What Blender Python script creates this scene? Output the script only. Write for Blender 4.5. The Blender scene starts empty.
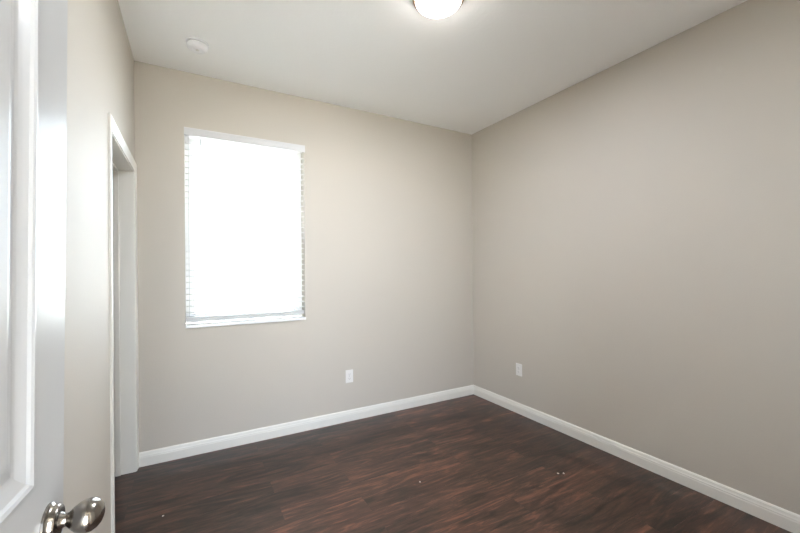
import bpy, bmesh, math
from math import radians as R, sin, cos, pi
from mathutils import Matrix, Vector

SC = bpy.context.scene
COL = SC.collection

# ------------------------------------------------------------------ camera, world, exposure
CAMZ = 1.3658
cam_d = bpy.data.cameras.new('camera')
cam = bpy.data.objects.new('camera', cam_d)
COL.objects.link(cam)
cam_d.sensor_width = 36.0
cam_d.lens = 372.96 / 800 * 36
cam_d.shift_y = 3.39 / 800
cam_d.clip_start = 0.02
cam.matrix_world = (Matrix.Translation((0, 0, CAMZ)) @ Matrix.Rotation(R(-29.30), 4, 'Z')
                    @ Matrix.Rotation(R(90), 4, 'X') @ Matrix.Rotation(R(-0.44), 4, 'Z'))
SC.camera = cam

world = bpy.data.worlds.new('overcast_sky')
SC.world = world
world.use_nodes = True
wn = world.node_tree.nodes
wn['Background'].inputs['Color'].default_value = (0.88, 1.0, 1.16, 1)
wn['Background'].inputs['Strength'].default_value = 13.0

sun_d = bpy.data.lights.new('sun', 'SUN')
sun_d.energy = 240.0
sun_d.angle = R(0.5)
sun_d.color = (1.0, 0.96, 0.90)
sun = bpy.data.objects.new('sun', sun_d)
COL.objects.link(sun)
sun.rotation_euler = (R(26), 0, R(90))       # high, from the side of the house: lights the ground outside, never the room

vs = SC.view_settings
vs.view_transform = 'Standard'
vs.look = 'None'
vs.gamma = 1.0
vs.use_curve_mapping = False
vs.exposure = 0.38
SC.cycles.max_bounces = 16
SC.cycles.diffuse_bounces = 10
SC.cycles.transparent_max_bounces = 16
SC.cycles.caustics_reflective = False
SC.cycles.sample_clamp_indirect = 10.0

LAMP_EMIT = 29.0
LED_POWER = 39.0
LAMP_COL = (1.0, 0.90, 0.80)
LED_COL = (0.94, 1.0, 1.10)
HALL_OPEN = 2.3        # height of an unseen opening added at the hallway end for fill daylight

# ------------------------------------------------------------------ room measures (metres)
XL, XR, YB, H = -0.3359, 2.7009, 3.1815, 2.845
YF = 0.10                      # inner face of the wall the entry door hangs in
WT = 0.115                     # partition thickness
WIN = (-0.036, 0.855, 0.946, 2.435)      # window opening x0, x1, z0, z1
CL0, CL1, CLZ = 2.2675, 3.116, 2.056     # inner edges of the closet casing (y0, y1, top)
CW = 0.0635                    # casing width
EX0, EX1, EZ = -0.285, 0.545, 2.05       # entry doorway opening

HX0, HX1, HY0 = -1.90, 1.35, -1.30        # hallway the camera stands in
HFILL = (-1.30, 0.36, 2.35 - HALL_OPEN, 2.35)

# portals that guide sky light through the window and the added hall opening
pd = bpy.data.lights.new('window_portal', 'AREA')
pd.shape = 'RECTANGLE'
pd.size, pd.size_y = WIN[1] - WIN[0] + 0.1, WIN[3] - WIN[2] + 0.1
pd.cycles.is_portal = True
po = bpy.data.objects.new('window_portal', pd)
COL.objects.link(po)
po.location = ((WIN[0] + WIN[1]) / 2, YB + 0.24, (WIN[2] + WIN[3]) / 2)
po.rotation_euler = (R(-90), 0, 0)
pd2 = bpy.data.lights.new('hall_fill_portal', 'AREA')
pd2.shape = 'RECTANGLE'
pd2.size, pd2.size_y = HFILL[1] - HFILL[0], HFILL[3] - HFILL[2]
pd2.cycles.is_portal = True
po2 = bpy.data.objects.new('hall_fill_portal', pd2)
COL.objects.link(po2)
po2.location = ((HFILL[0] + HFILL[1]) / 2, HY0 - 0.12, (HFILL[2] + HFILL[3]) / 2)
po2.rotation_euler = (R(90), 0, 0)

# ------------------------------------------------------------------ materials
def mat(name):
    m = bpy.data.materials.new(name)
    m.use_nodes = True
    nt = m.node_tree
    return m, nt, nt.nodes, nt.links, nt.nodes['Principled BSDF']

def paint(name, col, rough=0.5, spec=0.4, bump=0.0, scale=60.0, detail=3.0, dist=0.002, mottled=0.0):
    m, nt, N, L, b = mat(name)
    b.inputs['Base Color'].default_value = (*col, 1)
    b.inputs['Roughness'].default_value = rough
    b.inputs['Specular IOR Level'].default_value = spec
    if bump or mottled:
        tc = N.new('ShaderNodeTexCoord')
        no = N.new('ShaderNodeTexNoise')
        no.inputs['Scale'].default_value = scale
        no.inputs['Detail'].default_value = detail
        L.new(tc.outputs['Object'], no.inputs['Vector'])
        if bump:
            bp = N.new('ShaderNodeBump')
            bp.inputs['Strength'].default_value = bump
            bp.inputs['Distance'].default_value = dist
            L.new(no.outputs['Fac'], bp.inputs['Height'])
            L.new(bp.outputs['Normal'], b.inputs['Normal'])
        if mottled:
            mx = N.new('ShaderNodeMixRGB')
            mx.inputs[1].default_value = (*[c * (1 - mottled) for c in col], 1)
            mx.inputs[2].default_value = (*[min(1, c * (1 + mottled)) for c in col], 1)
            L.new(no.outputs['Fac'], mx.inputs[0])
            L.new(mx.outputs[0], b.inputs['Base Color'])
    return m

M_WALL = paint('greige_wall_paint', (0.555, 0.515, 0.455), 0.6, 0.15, 0.25, 130, 2, 0.002)
M_CEIL = paint('textured_ceiling_paint', (0.94, 0.94, 0.93), 0.9, 0.1, 0.35, 45, 4, 0.004)
M_TRIM = paint('white_trim_paint', (0.79, 0.77, 0.715), 0.38, 0.4, 0.03, 20)
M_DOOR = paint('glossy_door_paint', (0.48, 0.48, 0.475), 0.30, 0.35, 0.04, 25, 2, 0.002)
M_VINYL = paint('white_vinyl', (0.93, 0.93, 0.93), 0.35, 0.4, 0.01, 10)
M_VALANCE = paint('valance_white', (0.70, 0.70, 0.70), 0.4, 0.4, 0.01, 10)
M_RAIL = paint('rail_shaded_white', (0.56, 0.56, 0.55), 0.4, 0.4, 0.01, 10)  # white rail; the shade on its backlit front is put into this grey
M_SILL = paint('sill_marble', (0.92, 0.915, 0.90), 0.25, 0.5, 0, 14, 5, 0.002, 0.05)
M_PLASTIC = paint('white_plastic', (0.80, 0.785, 0.76), 0.35, 0.5, 0.02, 200)
M_SLOT = paint('dark_slot', (0.12, 0.11, 0.10), 0.6)
M_DETECT = paint('detector_plastic', (0.88, 0.88, 0.90), 0.4, 0.4, 0.02, 200)
M_GREYVENT = paint('detector_grey', (0.42, 0.42, 0.42), 0.6)
M_CORD = paint('ladder_cord_white', (0.62, 0.62, 0.62), 0.8)
M_WAND = paint('wand_grey', (0.45, 0.46, 0.47), 0.3)
M_CHIP = paint('pale_chip', (0.75, 0.70, 0.63), 0.7)
M_LAWN = paint('pale_ground', (0.55, 0.54, 0.50), 0.9, 0.1, 0, 3, 4, 0.01, 0.2)
M_STUCCO = paint('outer_stucco', (0.7, 0.68, 0.64), 0.9, 0.1, 0.3, 80)

def slat_material():
    m, nt, N, L, b = mat('white_slat')
    b.inputs['Base Color'].default_value = (0.92, 0.92, 0.91, 1)
    b.inputs['Roughness'].default_value = 0.4
    tr = N.new('ShaderNodeBsdfTranslucent')
    tr.inputs['Color'].default_value = (0.92, 0.92, 0.90, 1)
    mx = N.new('ShaderNodeMixShader')
    mx.inputs['Fac'].default_value = 0.4
    L.new(b.outputs[0], mx.inputs[1]); L.new(tr.outputs[0], mx.inputs[2])
    L.new(mx.outputs[0], N['Material Output'].inputs['Surface'])
    return m
M_SLAT = slat_material()

def metal(name, col, rough):
    m, nt, N, L, b = mat(name)
    b.inputs['Base Color'].default_value = (*col, 1)
    b.inputs['Metallic'].default_value = 1.0
    tc = N.new('ShaderNodeTexCoord'); no = N.new('ShaderNodeTexNoise')
    no.inputs['Scale'].default_value = 300
    L.new(tc.outputs['Object'], no.inputs['Vector'])
    mr = N.new('ShaderNodeMapRange')
    mr.inputs['To Min'].default_value = rough * 0.85
    mr.inputs['To Max'].default_value = rough * 1.15
    L.new(no.outputs['Fac'], mr.inputs['Value'])
    L.new(mr.outputs[0], b.inputs['Roughness'])
    return m
M_NICKEL = metal('satin_nickel', (0.30, 0.275, 0.245), 0.2)
M_BRONZE = metal('brushed_bronze_rim', (0.50, 0.36, 0.27), 0.35)

def glass_material():
    m, nt, N, L, b = mat('window_glass')
    tr = N.new('ShaderNodeBsdfTransparent'); gl = N.new('ShaderNodeBsdfGlossy')
    tr.inputs['Color'].default_value = (0.95, 0.97, 0.96, 1)
    gl.inputs['Roughness'].default_value = 0.02
    fr = N.new('ShaderNodeFresnel'); fr.inputs['IOR'].default_value = 1.45
    mx = N.new('ShaderNodeMixShader')
    L.new(fr.outputs[0], mx.inputs['Fac'])
    L.new(tr.outputs[0], mx.inputs[1]); L.new(gl.outputs[0], mx.inputs[2])
    L.new(mx.outputs[0], N['Material Output'].inputs['Surface'])
    N.remove(b)
    return m
M_GLASS = glass_material()

def lamp_glass(name, col, strength):
    m, nt, N, L, b = mat(name)
    # frosted diffuser: part of the lamp's light passes straight through, the rest makes the glass glow
    b.inputs['Base Color'].default_value = (0.9, 0.88, 0.84, 1)
    b.inputs['Roughness'].default_value = 0.3
    b.inputs['Emission Color'].default_value = (*col, 1)
    b.inputs['Emission Strength'].default_value = strength
    tr = N.new('ShaderNodeBsdfTransparent')
    mx = N.new('ShaderNodeMixShader'); mx.inputs['Fac'].default_value = 0.75
    L.new(b.outputs[0], mx.inputs[1]); L.new(tr.outputs[0], mx.inputs[2])
    L.new(mx.outputs[0], N['Material Output'].inputs['Surface'])
    return m
M_LAMP = lamp_glass('lit_frosted_glass', LAMP_COL, LAMP_EMIT)

def floor_material():
    m, nt, N, L, b = mat('dark_walnut_planks')
    tc = N.new('ShaderNodeTexCoord')
    br = N.new('ShaderNodeTexBrick')
    br.offset = 0.37; br.offset_frequency = 2; br.squash = 1.0
    br.inputs['Color1'].default_value = (0, 0, 0, 1)
    br.inputs['Color2'].default_value = (1, 1, 1, 1)
    br.inputs['Mortar'].default_value = (0.5, 0.5, 0.5, 1)
    br.inputs['Scale'].default_value = 1.0
    br.inputs['Mortar Size'].default_value = 0.0012
    br.inputs['Mortar Smooth'].default_value = 0.3
    br.inputs['Brick Width'].default_value = 1.22
    br.inputs['Row Height'].default_value = 0.152
    mp0 = N.new('ShaderNodeMapping')
    mp0.inputs['Location'].default_value = (0.33, 0.05, 0)
    L.new(tc.outputs['Object'], mp0.inputs['Vector'])
    L.new(mp0.outputs[0], br.inputs['Vector'])
    rnd = N.new('ShaderNodeSeparateColor')
    L.new(br.outputs['Color'], rnd.inputs[0])
    # grain coordinates: stretched along the plank, shifted from plank to plank
    off = N.new('ShaderNodeCombineXYZ')
    mul = N.new('ShaderNodeMath'); mul.operation = 'MULTIPLY'; mul.inputs[1].default_value = 37.0
    L.new(rnd.outputs[0], mul.inputs[0])
    L.new(mul.outputs[0], off.inputs['X']); L.new(mul.outputs[0], off.inputs['Z'])
    add = N.new('ShaderNodeVectorMath'); add.operation = 'ADD'
    L.new(tc.outputs['Object'], add.inputs[0]); L.new(off.outputs[0], add.inputs[1])
    def grain(sx, sy, scale, detail, rough, distort):
        mp = N.new('ShaderNodeMapping'); mp.inputs['Scale'].default_value = (sx, sy, 1)
        L.new(add.outputs[0], mp.inputs['Vector'])
        no = N.new('ShaderNodeTexNoise')
        no.inputs['Scale'].default_value = scale; no.inputs['Detail'].default_value = detail
        no.inputs['Roughness'].default_value = rough; no.inputs['Distortion'].default_value = distort
        L.new(mp.outputs[0], no.inputs['Vector'])
        return no.outputs['Fac']
    broad = grain(2.6, 15, 1.0, 5, 0.62, 1.3)
    fine = grain(7.0, 70, 1.0, 5, 0.68, 0.8)
    ramp = N.new('ShaderNodeValToRGB')
    e = ramp.color_ramp.elements
    e[0].position = 0.39; e[0].color = (0.010, 0.0065, 0.0045, 1)
    e[1].position = 0.64; e[1].color = (0.185, 0.074, 0.044, 1)
    k = ramp.color_ramp.elements.new(0.46); k.color = (0.033, 0.0170, 0.0110, 1)
    k = ramp.color_ramp.elements.new(0.55); k.color = (0.072, 0.033, 0.0215, 1)
    def math_(op, a, bb):
        n = N.new('ShaderNodeMath'); n.operation = op
        for i, v in enumerate((a, bb)):
            if isinstance(v, (int, float)): n.inputs[i].default_value = v
            else: L.new(v, n.inputs[i])
        return n.outputs[0]
    v = math_('ADD', math_('MULTIPLY', broad, 0.62), math_('MULTIPLY', fine, 0.38))
    v = math_('ADD', v, math_('MULTIPLY', math_('SUBTRACT', rnd.outputs[0], 0.5), 0.09))
    L.new(v, ramp.inputs[0])
    seam = N.new('ShaderNodeMixRGB')
    seam.inputs[2].default_value = (0.010, 0.007, 0.006, 1)
    L.new(math_('MULTIPLY', br.outputs['Fac'], 0.75), seam.inputs[0])
    L.new(ramp.outputs[0], seam.inputs[1])
    L.new(seam.outputs[0], b.inputs['Base Color'])
    mr = N.new('ShaderNodeMapRange')
    mr.inputs['To Min'].default_value = 0.25; mr.inputs['To Max'].default_value = 0.37
    L.new(fine, mr.inputs['Value']); L.new(mr.outputs[0], b.inputs['Roughness'])
    b.inputs['Specular IOR Level'].default_value = 0.5
    bp = N.new('ShaderNodeBump'); bp.inputs['Strength'].default_value = 0.25; bp.inputs['Distance'].default_value = 0.001
    L.new(math_('SUBTRACT', math_('MULTIPLY', fine, 0.6), br.outputs['Fac']), bp.inputs['Height'])
    L.new(bp.outputs['Normal'], b.inputs['Normal'])
    return m
M_FLOOR = floor_material()

# ------------------------------------------------------------------ mesh helpers
def link(o, parent=None):
    COL.objects.link(o)
    if parent: o.parent = parent
    return o

def obj(name, bm, m, parent=None, smooth=False, bevel=0.0, segs=2):
    bmesh.ops.recalc_face_normals(bm, faces=bm.faces)
    me = bpy.data.meshes.new(name)
    bm.to_mesh(me); bm.free()
    for mm in (m if isinstance(m, (list, tuple)) else [m]): me.materials.append(mm)
    if smooth:
        for p in me.polygons: p.use_smooth = True
        me.set_sharp_from_angle(angle=R(40))
    o = bpy.data.objects.new(name, me)
    link(o, parent)
    if bevel:
        md = o.modifiers.new('bevel', 'BEVEL'); md.width = bevel; md.segments = segs
        md.limit_method = 'ANGLE'; md.angle_limit = R(40)
    return o

def empty(name, loc=(0, 0, 0), rot=(0, 0, 0), parent=None):
    o = bpy.data.objects.new(name, None)
    o.empty_display_size = 0.1
    o.location = loc; o.rotation_euler = rot
    return link(o, parent)

def tag(o, label, cat, group=None, kind=None):
    o['label'] = label; o['category'] = cat
    if group: o['group'] = group
    if kind: o['kind'] = kind
    return o

def box(bm, x0, x1, y0, y1, z0, z1):
    v = [bm.verts.new(p) for p in ((x0, y0, z0), (x1, y0, z0), (x1, y1, z0), (x0, y1, z0),
                                   (x0, y0, z1), (x1, y0, z1), (x1, y1, z1), (x0, y1, z1))]
    for f in ((0, 3, 2, 1), (4, 5, 6, 7), (0, 1, 5, 4), (1, 2, 6, 5), (2, 3, 7, 6), (3, 0, 4, 7)):
        bm.faces.new([v[i] for i in f])

def boxes(*bs):
    bm = bmesh.new()
    for b in bs: box(bm, *b)
    return bm

def loft(rings, closed_ring=True, caps=True):
    """skin a list of equally long point rings"""
    bm = bmesh.new()
    vr = [[bm.verts.new(p) for p in r] for r in rings]
    n = len(rings[0])
    for a, b in zip(vr, vr[1:]):
        for i in range(n if closed_ring else n - 1):
            j = (i + 1) % n
            bm.faces.new((a[i], a[j], b[j], b[i]))
    if caps:
        bm.faces.new(vr[0][::-1]); bm.faces.new(vr[-1])
    return bm

def lathe(profile, n=48, sx=1.0, sy=1.0):
    """profile of (radius, z); radius 0 closes a pole"""
    bm = bmesh.new()
    rows = []
    for r, z in profile:
        if r <= 1e-6: rows.append([bm.verts.new((0, 0, z))])
        else: rows.append([bm.verts.new((r * sx * cos(2 * pi * i / n), r * sy * sin(2 * pi * i / n), z)) for i in range(n)])
    for a, b in zip(rows, rows[1:]):
        for i in range(n):
            j = (i + 1) % n
            if len(a) == 1 and len(b) == 1: continue
            if len(a) == 1: bm.faces.new((a[0], b[i], b[j]))
            elif len(b) == 1: bm.faces.new((a[i], a[j], b[0]))
            else: bm.faces.new((a[i], a[j], b[j], b[i]))
    return bm

def wall_with_hole(axis, p0, p1, a0, a1, h0, h1, z0, z1, H0=0.0, H1=H):
    """slab between p0..p1 along its thickness axis, spanning a0..a1, hole h0..h1 x z0..z1, one clean mesh"""
    A = [a0, h0, h1, a1]; Z = [H0, z0, z1, H1]
    bm = bmesh.new()
    def P(a, p, z): return (a, p, z) if axis == 'y' else (p, a, z)
    vt = {}
    def V(a, p, z):
        k = (round(a, 5), round(p, 5), round(z, 5))
        if k not in vt: vt[k] = bm.verts.new(P(a, p, z))
        return vt[k]
    def quad(q):
        q = [V(*x) for x in q]
        if len(set(q)) == 4: bm.faces.new(q)
    for i in range(3):
        for j in range(3):
            if Z[j + 1] - Z[j] < 1e-6 or (i == 1 and j == 1): continue
            for p in (p0, p1):
                quad([(A[i], p, Z[j]), (A[i + 1], p, Z[j]), (A[i + 1], p, Z[j + 1]), (A[i], p, Z[j + 1])])
    for j in range(3):
        if Z[j + 1] - Z[j] < 1e-6: continue
        for a in (a0, a1): quad([(a, p0, Z[j]), (a, p1, Z[j]), (a, p1, Z[j + 1]), (a, p0, Z[j + 1])])
    for i in range(3):
        quad([(A[i], p0, H1), (A[i + 1], p0, H1), (A[i + 1], p1, H1), (A[i], p1, H1)])
        if not (i == 1 and z0 - H0 < 1e-6):
            quad([(A[i], p0, H0), (A[i + 1], p0, H0), (A[i + 1], p1, H0), (A[i], p1, H0)])
    for a in (h0, h1): quad([(a, p0, z0), (a, p1, z0), (a, p1, z1), (a, p0, z1)])
    quad([(h0, p0, z1), (h1, p0, z1), (h1, p1, z1), (h0, p1, z1)])
    if z0 - H0 > 1e-6: quad([(h0, p0, z0), (h1, p0, z0), (h1, p1, z0), (h0, p1, z0)])
    return bm

# ------------------------------------------------------------------ the room shell
tag(obj('floor', boxes((-2.05, XR + 0.02, HY0 - 0.1, YB + 0.02, -0.06, 0.0)), M_FLOOR),
    'dark brown walnut plank floor with reddish grain', 'floor', kind='structure')
tag(obj('ceiling', boxes((-2.05, XR + 0.12, HY0 - 0.1, YB + 0.2, H, H + 0.08)), M_CEIL),
    'white lightly textured ceiling over the empty room', 'ceiling', kind='structure')
tag(obj('wall_back', wall_with_hole('y', YB, YB + 0.20, XL - 0.05, XR + 0.12, *WIN[:2], *WIN[2:], H0=-0.06), M_WALL),
    'greige painted wall with the window in it', 'wall', kind='structure')
tag(obj('wall_right', boxes((XR, XR + 0.12, HY0 - 0.1, YB, -0.06, H)), M_WALL),
    'plain greige painted wall to the right of the corner', 'wall', kind='structure')
tag(obj('wall_left', wall_with_hole('x', XL - WT, XL, YF - 0.10, YB, CL0 - 0.013, CL1 + 0.013, 0.0, CLZ + 0.013), M_WALL),
    'greige painted wall with the white cased closet opening', 'wall', kind='structure')
tag(obj('wall_front', wall_with_hole('y', YF - WT, YF, -2.0, XR, EX0 - 0.018, EX1 + 0.018, 0.0, EZ + 0.018), M_WALL),
    'greige wall holding the entry doorway', 'wall', kind='structure')
tag(obj('wall_closet', boxes((-1.30, -1.20, YF, YB + 0.2, 0, H), (-1.20, XL - WT, 1.9, 2.0, 0, H),
                             (-1.20, XL - 0.05, YB, YB + 0.1, 0, H)), M_WALL),
    'greige closet walls behind the cased opening', 'wall', kind='structure')
tag(obj('wall_hall', boxes((HX0 - 0.1, HX0, HY0, YF - WT, 0, H), (HX1, HX1 + 0.1, HY0, YF - WT, 0, H)), M_WALL),
    'greige hallway walls outside the entry doorway', 'wall', kind='structure')
tag(obj('wall_hall_end', wall_with_hole('y', HY0 - 0.1, HY0, HX0 - 0.1, HX1 + 0.1, *HFILL, H0=0.0), M_WALL),
    'greige hallway end wall with an added opening for fill daylight behind the camera', 'wall', kind='structure')
tag(obj('ground', boxes((-25, 25, -25, 45, -0.35, -0.25)), M_LAWN),
    'pale sunlit ground outside the window', 'ground', kind='structure')

# --- baseboards: moulded profile (distance from wall, height)
BASE = [(0, 0), (0.014, 0), (0.014, 0.060), (0.0125, 0.064), (0.0125, 0.071), (0.0105, 0.076),
        (0.009, 0.083), (0.008, 0.090), (0.005, 0.096), (0.003, 0.099), (0, 0.099)]
def baseboard(name, start, end, normal, label, m0=0, m1=0):
    s, e, n = Vector(start), Vector(end), Vector(normal)
    d = (e - s).normalized()
    rings = []
    for pt, k in ((s, m0), (e, -m1)):
        rings.append([pt + n * p[0] + d * (p[0] * k) + Vector((0, 0, p[1])) for p in BASE])
    tag(obj(name, loft(rings), M_TRIM), label, 'baseboard', kind='structure')
baseboard('baseboard_back', (XL + 0.0124, YB, 0), (XR, YB, 0), (0, -1, 0),
          'white baseboard along the wall under the window', 0, 1)
baseboard('baseboard_right', (XR, YB, 0), (XR, YF, 0), (-1, 0, 0),
          'white baseboard along the plain right wall', 1, 1)
baseboard('baseboard_left', (XL, YF, 0), (XL, CL0 - CW, 0), (1, 0, 0),
          'white baseboard between entry door and closet casing', 0, 0)
baseboard('baseboard_front', (XR, YF, 0), (EX1 + 0.005 + CW, YF, 0), (0, 1, 0),
          'white baseboard along the entry wall', 1, 0)

# --- door casings: moulded profile swept round an opening with mitred corners (across width, thickness)
CASE = [(0, 0), (0, 0.007), (0.003, 0.0095), (0.011, 0.0095), (0.015, 0.0085), (0.026, 0.0105), (0.040, 0.0145),
        (0.049, 0.0165), (0.057, 0.0172), (0.0615, 0.0155), (0.0635, 0.011), (0.0635, 0)]
def casing(name, to3d, a0, a1, top, label):
    rings = []
    for (a, z, da, dz) in ((a0, 0, -1, 0), (a0, top, -1, 1), (a1, top, 1, 1), (a1, 0, 1, 0)):
        rings.append([to3d(a + da * w, z + dz * w, t) for w, t in CASE])
    return tag(obj(name, loft(rings), M_TRIM), label, 'door casing', kind='structure')
casing('trim_1', lambda a, z, t: (XL + t * 0.72, a, z), CL0, CL1, CLZ, 'white moulded casing around the closet opening')
# closet jamb: lines the opening
J0, J1, JZ = CL0 + 0.005, CL1 - 0.005, CLZ - 0.006
tag(obj('trim_2', boxes((XL - WT, XL, J0 - 0.018, J0, 0, JZ), (XL - WT, XL, J1, J1 + 0.018, 0, JZ),
                        (XL - WT, XL, J0 - 0.018, J1 + 0.018, JZ, JZ + 0.018)), M_TRIM),
    'white jamb boards lining the closet opening', 'door jamb', kind='structure')
tag(obj('trim_3', boxes((XL - 0.113, XL - 0.083, J1 - 0.010, J1, 0, JZ), (XL - 0.113, XL - 0.083, J0, J0 + 0.010, 0, JZ),
                        (XL - 0.113, XL - 0.083, J0 + 0.010, J1 - 0.010, JZ - 0.010, JZ)), M_TRIM, bevel=0.002),
    'thin white door stop strip on the closet jamb', 'door stop', kind='structure')
# entry doorway jamb
tag(obj('trim_4', boxes((EX0 - 0.018, EX0, YF - WT, YF, 0, EZ), (EX1, EX1 + 0.018, YF - WT, YF, 0, EZ),
                        (EX0 - 0.018, EX1 + 0.018, YF - WT, YF, EZ, EZ + 0.018)), M_TRIM),
    'white jamb boards lining the entry doorway', 'door jamb', kind='structure')

# ------------------------------------------------------------------ window
x0, x1, z0, z1 = WIN
ZS = z0 + 0.022                                   # top of the sill
FY = YB + 0.115                                   # room face of the window frame
win = tag(empty('window_1', ((x0 + x1) / 2, YB, z0)), 'white single hung window full of bright daylight', 'window', kind='structure')
def wobj(name, bm, m, **k):
    bmesh.ops.translate(bm, vec=-Vector(win.location), verts=bm.verts)
    return obj(name, bm, m, win, **k)
def ring(ax0, ax1, az0, az1, w, ya, yb):
    return ((ax0, ax0 + w, ya, yb, az0, az1), (ax1 - w, ax1, ya, yb, az0, az1),
            (ax0 + w, ax1 - w, ya, yb, az0, az0 + w), (ax0 + w, ax1 - w, ya, yb, az1 - w, az1))
wobj('window_frame', boxes(*ring(x0, x1, ZS, z1, 0.032, FY, FY + 0.07)), M_VINYL, bevel=0.002)
ZM = 1.575
up = wobj('upper_sash', boxes(*ring(x0 + 0.032, x1 - 0.032, ZM, z1 - 0.032, 0.028, FY + 0.040, FY + 0.062)), M_VINYL, bevel=0.002)
lo = wobj('lower_sash', boxes(*ring(x0 + 0.032, x1 - 0.032, ZS + 0.032, ZM + 0.045, 0.036, FY + 0.010, FY + 0.036)), M_VINYL, bevel=0.002)
wobj('upper_pane', boxes((x0 + 0.058, x1 - 0.058, FY + 0.050, FY + 0.052, ZM + 0.026, z1 - 0.058)), M_GLASS)
wobj('lower_pane', boxes((x0 + 0.066, x1 - 0.066, FY + 0.022, FY + 0.024, ZS + 0.066, ZM + 0.011)), M_GLASS)
wobj('sash_lock', boxes(((x0 + x1) / 2 - 0.03, (x0 + x1) / 2 + 0.03, FY + 0.012, FY + 0.034, ZM + 0.045, ZM + 0.057)), M_VINYL, bevel=0.004)
sl = boxes((x0, x1, YB - 0.014, FY, z0, ZS))
wobj('window_sill', sl, M_SILL, bevel=0.003)

# ------------------------------------------------------------------ venetian blind
blind = tag(empty('window_blind', ((x0 + x1) / 2, YB + 0.035, z1)),
            'white horizontal slat blind lowered over the bright window', 'blind')
def bobj(name, bm, m, **k):
    bmesh.ops.translate(bm, vec=-Vector(blind.location), verts=bm.verts)
    return obj(name, bm, m, blind, **k)
bx0, bx1 = x0 + 0.006, x1 - 0.006
SY = YB + 0.040
# valance: shallow moulded strip in front of the head rail
VZ0, VZ1 = 2.376, 2.434
vp = [(0, VZ0), (-0.004, VZ0 + 0.002), (-0.008, VZ0 + 0.006), (-0.006, VZ0 + 0.012), (-0.006, VZ1 - 0.012), (-0.009, VZ1 - 0.006), (-0.009, VZ1), (0, VZ1)]
bobj('valance', loft([[(xx, YB - 0.0005 + d, z) for d, z in vp] for xx in (x0 - 0.001, x1 + 0.005)]), M_VALANCE)
bobj('head_rail', boxes((bx0, bx1, YB + 0.012, YB + 0.066, 2.388, z1 - 0.001)), M_VINYL, bevel=0.002)
RZ0, RZ1 = 0.993, 1.026
bobj('bottom_rail', boxes((bx0, bx1, SY - 0.026, SY + 0.026, RZ0, RZ1)), M_RAIL, bevel=0.004)
PITCH = 0.0455
bm = bmesh.new()
z = RZ1 + 0.030
tilt = R(5)
zs = []
while z < 2.372:
    zs.append(z)
    n = 7
    rows = []
    for xx in (bx0, bx1):
        topr, botr = [], []
        for i in range(n):
            u = -1 + 2 * i / (n - 1)
            yy = u * 0.025; hh = 0.0022 * (1 - u * u)
            topr.append((xx, SY + yy * cos(tilt), z + hh + 0.0013 + yy * sin(tilt)))
            botr.append((xx, SY + yy * cos(tilt), z + hh - 0.0013 + yy * sin(tilt)))
        rows.append(topr + botr[::-1])
    b2 = loft(rows)
    me = bpy.data.meshes.new('tmp'); b2.to_mesh(me); b2.free(); bm.from_mesh(me); bpy.data.meshes.remove(me)
    z += PITCH
bobj('slats', bm, M_SLAT)
# ladder cords: two verticals and a rung under every slat
for cx in (bx0 + 0.020, bx1 - 0.085):
    bs = []
    for yy in (SY - 0.0285, SY + 0.0270):
        bs.append((cx - 0.0016, cx + 0.0016, yy, yy + 0.0015, RZ1 - 0.001, 2.39))
    for q in zs: bs.append((cx - 0.0012, cx + 0.0012, SY - 0.0265, SY + 0.0270, q - 0.0055, q - 0.0043))
    bobj('ladder_cord', boxes(*bs), M_CORD)
w = lathe([(0, 0), (0.0045, 0.0), (0.0050, 0.02), (0.0035, 0.05), (0.0035, 0.60), (0.0020, 0.625), (0.0020, 0.645), (0, 0.645)], 12)
bmesh.ops.translate(w, vec=(0.072, YB - 0.010 + 0.012, 1.735), verts=w.verts)
bobj('tilt_wand', w, M_WAND, smooth=True)

# ------------------------------------------------------------------ entry door: panelled leaf, open against the left wall
DW, DH, DT = 0.81, 2.03, 0.035
TH = R(4.5)
EDGE = Vector((-0.2125, 0.950, 0))
# local frame: u along the leaf from hinge to free edge (+Y), n out of the visible face (+X)
door = tag(empty('door_1'), 'white glossy panelled entry door standing open against the left wall', 'door', kind='structure')
uvec = Vector((sin(TH), cos(TH), 0))
hinge = EDGE - uvec * DW
door.matrix_world = Matrix.Translation((hinge.x, hinge.y, 0.012)) @ Matrix.Rotation(-TH, 4, 'Z')
LEAN = R(0.73)
PIV = 1.35
door.matrix_world = door.matrix_world @ Matrix.Translation((0, 0, PIV)) @ Matrix.Rotation(LEAN, 4, 'Y') @ Matrix.Translation((0, 0, -PIV))
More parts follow.
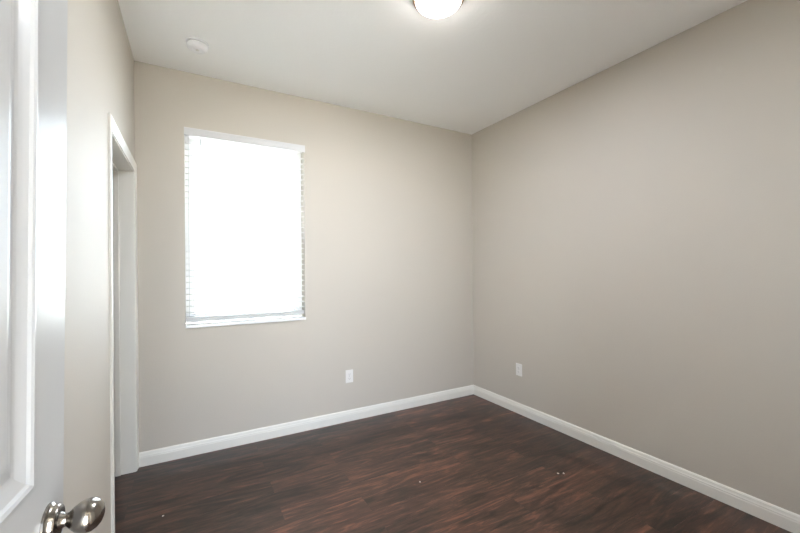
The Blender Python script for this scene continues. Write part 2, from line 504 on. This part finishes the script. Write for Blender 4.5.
# panels as (u0, u1, z0, z1)
ST = 0.128
PANELS = [(ST, DW - ST, 1.000, DH - 0.115), (ST, DW - ST, 0.235, 0.815)]
def panelled_face(bm, xface, sgn):
    """flat stiles and rails plus a moulded, raised panel in each field; recess goes -sgn"""
    us = [0, ST, DW - ST, DW]
    zz = [0, PANELS[1][2], PANELS[1][3], PANELS[0][2], PANELS[0][3], DH]
    vt = {}
    def V(u, z, d=0.0):
        k = (round(u, 5), round(z, 5), round(d, 5))
        if k not in vt: vt[k] = bm.verts.new((xface + sgn * d, u, z))
        return vt[k]
    for i in range(3):
        for j in range(5):
            if i == 1 and j in (1, 3): continue
            bm.faces.new([V(us[i], zz[j]), V(us[i + 1], zz[j]), V(us[i + 1], zz[j + 1]), V(us[i], zz[j + 1])])
    # moulding cross-section: (inset from field edge, depth)
    sec = [(0, 0), (0.003, 0.0045), (0.010, 0.0055), (0.015, 0.003), (0.019, -0.001), (0.030, -0.005), (0.038, -0.0075),
           (0.044, -0.0085), (0.048, -0.0085), (0.066, -0.004), (0.074, -0.003)]
    for (u0, u1, p0, p1) in PANELS:
        loops = []
        for ins, d in sec:
            loops.append([V(u0 + ins, p0 + ins, d), V(u1 - ins, p0 + ins, d), V(u1 - ins, p1 - ins, d), V(u0 + ins, p1 - ins, d)])
        for a, b in zip(loops, loops[1:]):
            for i in range(4):
                j = (i + 1) % 4
                bm.faces.new((a[i], a[j], b[j], b[i]))
        bm.faces.new(loops[-1])
    c = [V(0, zz[k]) for k in range(6)]; d = [V(DW, zz[k]) for k in range(6)]
    b = [V(u, 0) for u in us]; t = [V(u, DH) for u in us]
    return c, d, b, t
bm = bmesh.new()
fa = panelled_face(bm, 0.0, 1)
fb = panelled_face(bm, -DT, -1)
for la, lb in zip(fa, fb):
    for i in range(len(la) - 1):
        bm.faces.new((la[i], la[i + 1], lb[i + 1], lb[i]))
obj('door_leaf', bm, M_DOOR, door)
# knob set on both faces
KZ, KU = 0.910, DW - 0.069
ROSE = [(0, 0), (0.0335, 0), (0.0335, 0.004), (0.0305, 0.0065), (0.0290, 0.0095), (0.0292, 0.0125), (0.0270, 0.0160), (0.0200, 0.0175), (0, 0.0175)]
NECK = [(0, 0.016), (0.0150, 0.016), (0.0135, 0.020), (0.0112, 0.024), (0.0108, 0.029), (0, 0.029)]
EGG = [(0, 0.0275), (0.0108, 0.0275), (0.0130, 0.0300), (0.0180, 0.0350), (0.0235, 0.0425), (0.0268, 0.0510), (0.0278, 0.0580),
       (0.0265, 0.0655), (0.0225, 0.0720), (0.0165, 0.0770), (0.0088, 0.0798), (0, 0.0806)]
def knob(face, sgn):
    k = empty('door_knob', (face, KU, KZ), (0, R(90 * sgn), 0), door)
    obj('rose', lathe(ROSE), M_NICKEL, k, smooth=True)
    obj('neck', lathe(NECK), M_NICKEL, k, smooth=True)
    obj('grip', lathe(EGG, 48, 0.98, 1.14), M_NICKEL, k, smooth=True)
knob(0.0, 1)
knob(-DT, -1)
obj('latch_plate', boxes((-DT / 2 - 0.0125, -DT / 2 + 0.0125, DW, DW + 0.0012, KZ - 0.028, KZ + 0.028)), M_NICKEL, door)

# ------------------------------------------------------------------ ceiling light
def flush_light(name, loc, glass, label):
    lamp = tag(empty(name, loc), label, 'ceiling light')
    obj('base_pan', lathe([(0, 0), (0.134, 0), (0.137, -0.004), (0.140, -0.018), (0.1405, -0.024), (0.138, -0.0265), (0, -0.0265)]),
        M_BRONZE, lamp, smooth=True)
    bowl = [(0.1245, -0.0262)]
    for i in range(0, 13):
        a = (pi / 2) * i / 12
        bowl.append((0.125 * cos(a) if i < 12 else 0, -0.029 - 0.057 * sin(a)))
    obj('glass_bowl', lathe(bowl), glass, lamp, smooth=True)
    # the LED board inside the bowl, shining down through the diffuser
    ld = bpy.data.lights.new('led_board', 'AREA')
    ld.shape = 'DISK'; ld.size = 0.20
    ld.energy = LED_POWER; ld.color = LED_COL
    led = bpy.data.objects.new('led_board', ld)
    link(led, lamp)
    led.location = (0, 0, -0.034)
    return lamp
flush_light('ceiling_light', (1.170, 1.640, H), M_LAMP, 'lit round frosted glass flush light on the ceiling')

# ------------------------------------------------------------------ smoke detector
sd = tag(empty('smoke_detector', (0.048, 2.742, H)), 'round white smoke detector on the ceiling near the window wall', 'smoke detector')
obj('base_ring', lathe([(0, 0), (0.066, 0), (0.067, -0.006), (0.065, -0.011), (0, -0.011)]), M_DETECT, sd, smooth=True)
obj('vent_gap', lathe([(0, -0.010), (0.056, -0.010), (0.056, -0.017), (0, -0.017)]), M_GREYVENT, sd, smooth=True)
obj('cover', lathe([(0, -0.016), (0.061, -0.016), (0.062, -0.024), (0.059, -0.037), (0.051, -0.044), (0.030, -0.047), (0.028, -0.0455), (0.016, -0.0465), (0, -0.047)]), M_DETECT, sd, smooth=True)
obj('test_button', lathe([(0, -0.0455), (0.011, -0.0455), (0.011, -0.0485), (0.009, -0.0495), (0, -0.0495)], 24), M_PLASTIC, sd, smooth=True)

# ------------------------------------------------------------------ wall outlets
def rounded_plate(w, h, t):
    return boxes((-w / 2, w / 2, -t, 0, -h / 2, h / 2))
def outlet(name, loc, rz, label):
    o = tag(empty(name, loc, (0, 0, rz)), label, 'outlet', 'duplex outlets low on the walls')
    obj('cover_plate', rounded_plate(0.072, 0.116, 0.006), M_PLASTIC, o, bevel=0.003)
    for s in (1, -1):
        b = lathe([(0, 0), (0.0165, 0), (0.0165, 0.0085), (0.0158, 0.0092), (0, 0.0092)], 24, 1.0, 0.85)
        bmesh.ops.rotate(b, cent=(0, 0, 0), matrix=Matrix.Rotation(R(90), 3, 'X'), verts=b.verts)
        bmesh.ops.translate(b, vec=(0, 0, s * 0.0195), verts=b.verts)
        r = obj('receptacle', b, M_PLASTIC, o, smooth=True)
        zc = s * 0.0195
        obj('slot', boxes((-0.0075, -0.0055, -0.0095, -0.006, zc - 0.002, zc + 0.006), (0.0055, 0.0075, -0.0095, -0.006, zc - 0.001, zc + 0.006),
                          (-0.002, 0.002, -0.0095, -0.006, zc - 0.009, zc - 0.005)), M_SLOT, r)
    sb = lathe([(0, 0.004), (0.0034, 0.004), (0.0034, 0.0068), (0, 0.0075)], 12)
    bmesh.ops.rotate(sb, cent=(0, 0, 0), matrix=Matrix.Rotation(R(90), 3, 'X'), verts=sb.verts)
    obj('screw', sb, M_GREYVENT, o, smooth=True)
    return o
outlet('wall_outlet', (1.2482, YB, 0.4045), 0, 'white duplex outlet on the window wall, right of the window')
outlet('wall_outlet.001', (XR, 2.526, 0.414), R(-90), 'white duplex outlet on the right wall, just past the corner')

# ------------------------------------------------------------------ small pale chips left on the floor
def chip(name, x, y, s, rot, label):
    b = bmesh.new()
    pts = [(-0.5, -0.2), (0.1, -0.42), (0.5, -0.05), (0.25, 0.35), (-0.3, 0.3)]
    lo_ = [b.verts.new((px * s, py * s, 0.0)) for px, py in pts]
    hi_ = [b.verts.new((px * s * 0.8, py * s * 0.8, 0.0025)) for px, py in pts]
    b.faces.new(lo_[::-1]); b.faces.new(hi_)
    for i in range(5):
        j = (i + 1) % 5
        b.faces.new((lo_[i], lo_[j], hi_[j], hi_[i]))
    o = obj(name, b, M_CHIP)
    o.location = (x, y, 0.0002); o.rotation_euler = (0, 0, rot)
    tag(o, label, 'debris', 'pale chips on the floor')
chip('floor_chip', -0.144, 2.472, 0.012, 0.3, 'tiny pale chip on the floor near the closet casing foot')
chip('floor_chip.001', 1.277, 2.035, 0.011, 1.4, 'tiny pale chip alone on the open middle of the floor')
chip('floor_chip.002', 2.127, 1.658, 0.015, 2.2, 'pale chip, the farther from the right wall of two lying close together')
chip('floor_chip.003', 2.160, 1.640, 0.015, 4.0, 'pale chip, the nearer to the right wall of two lying close together')
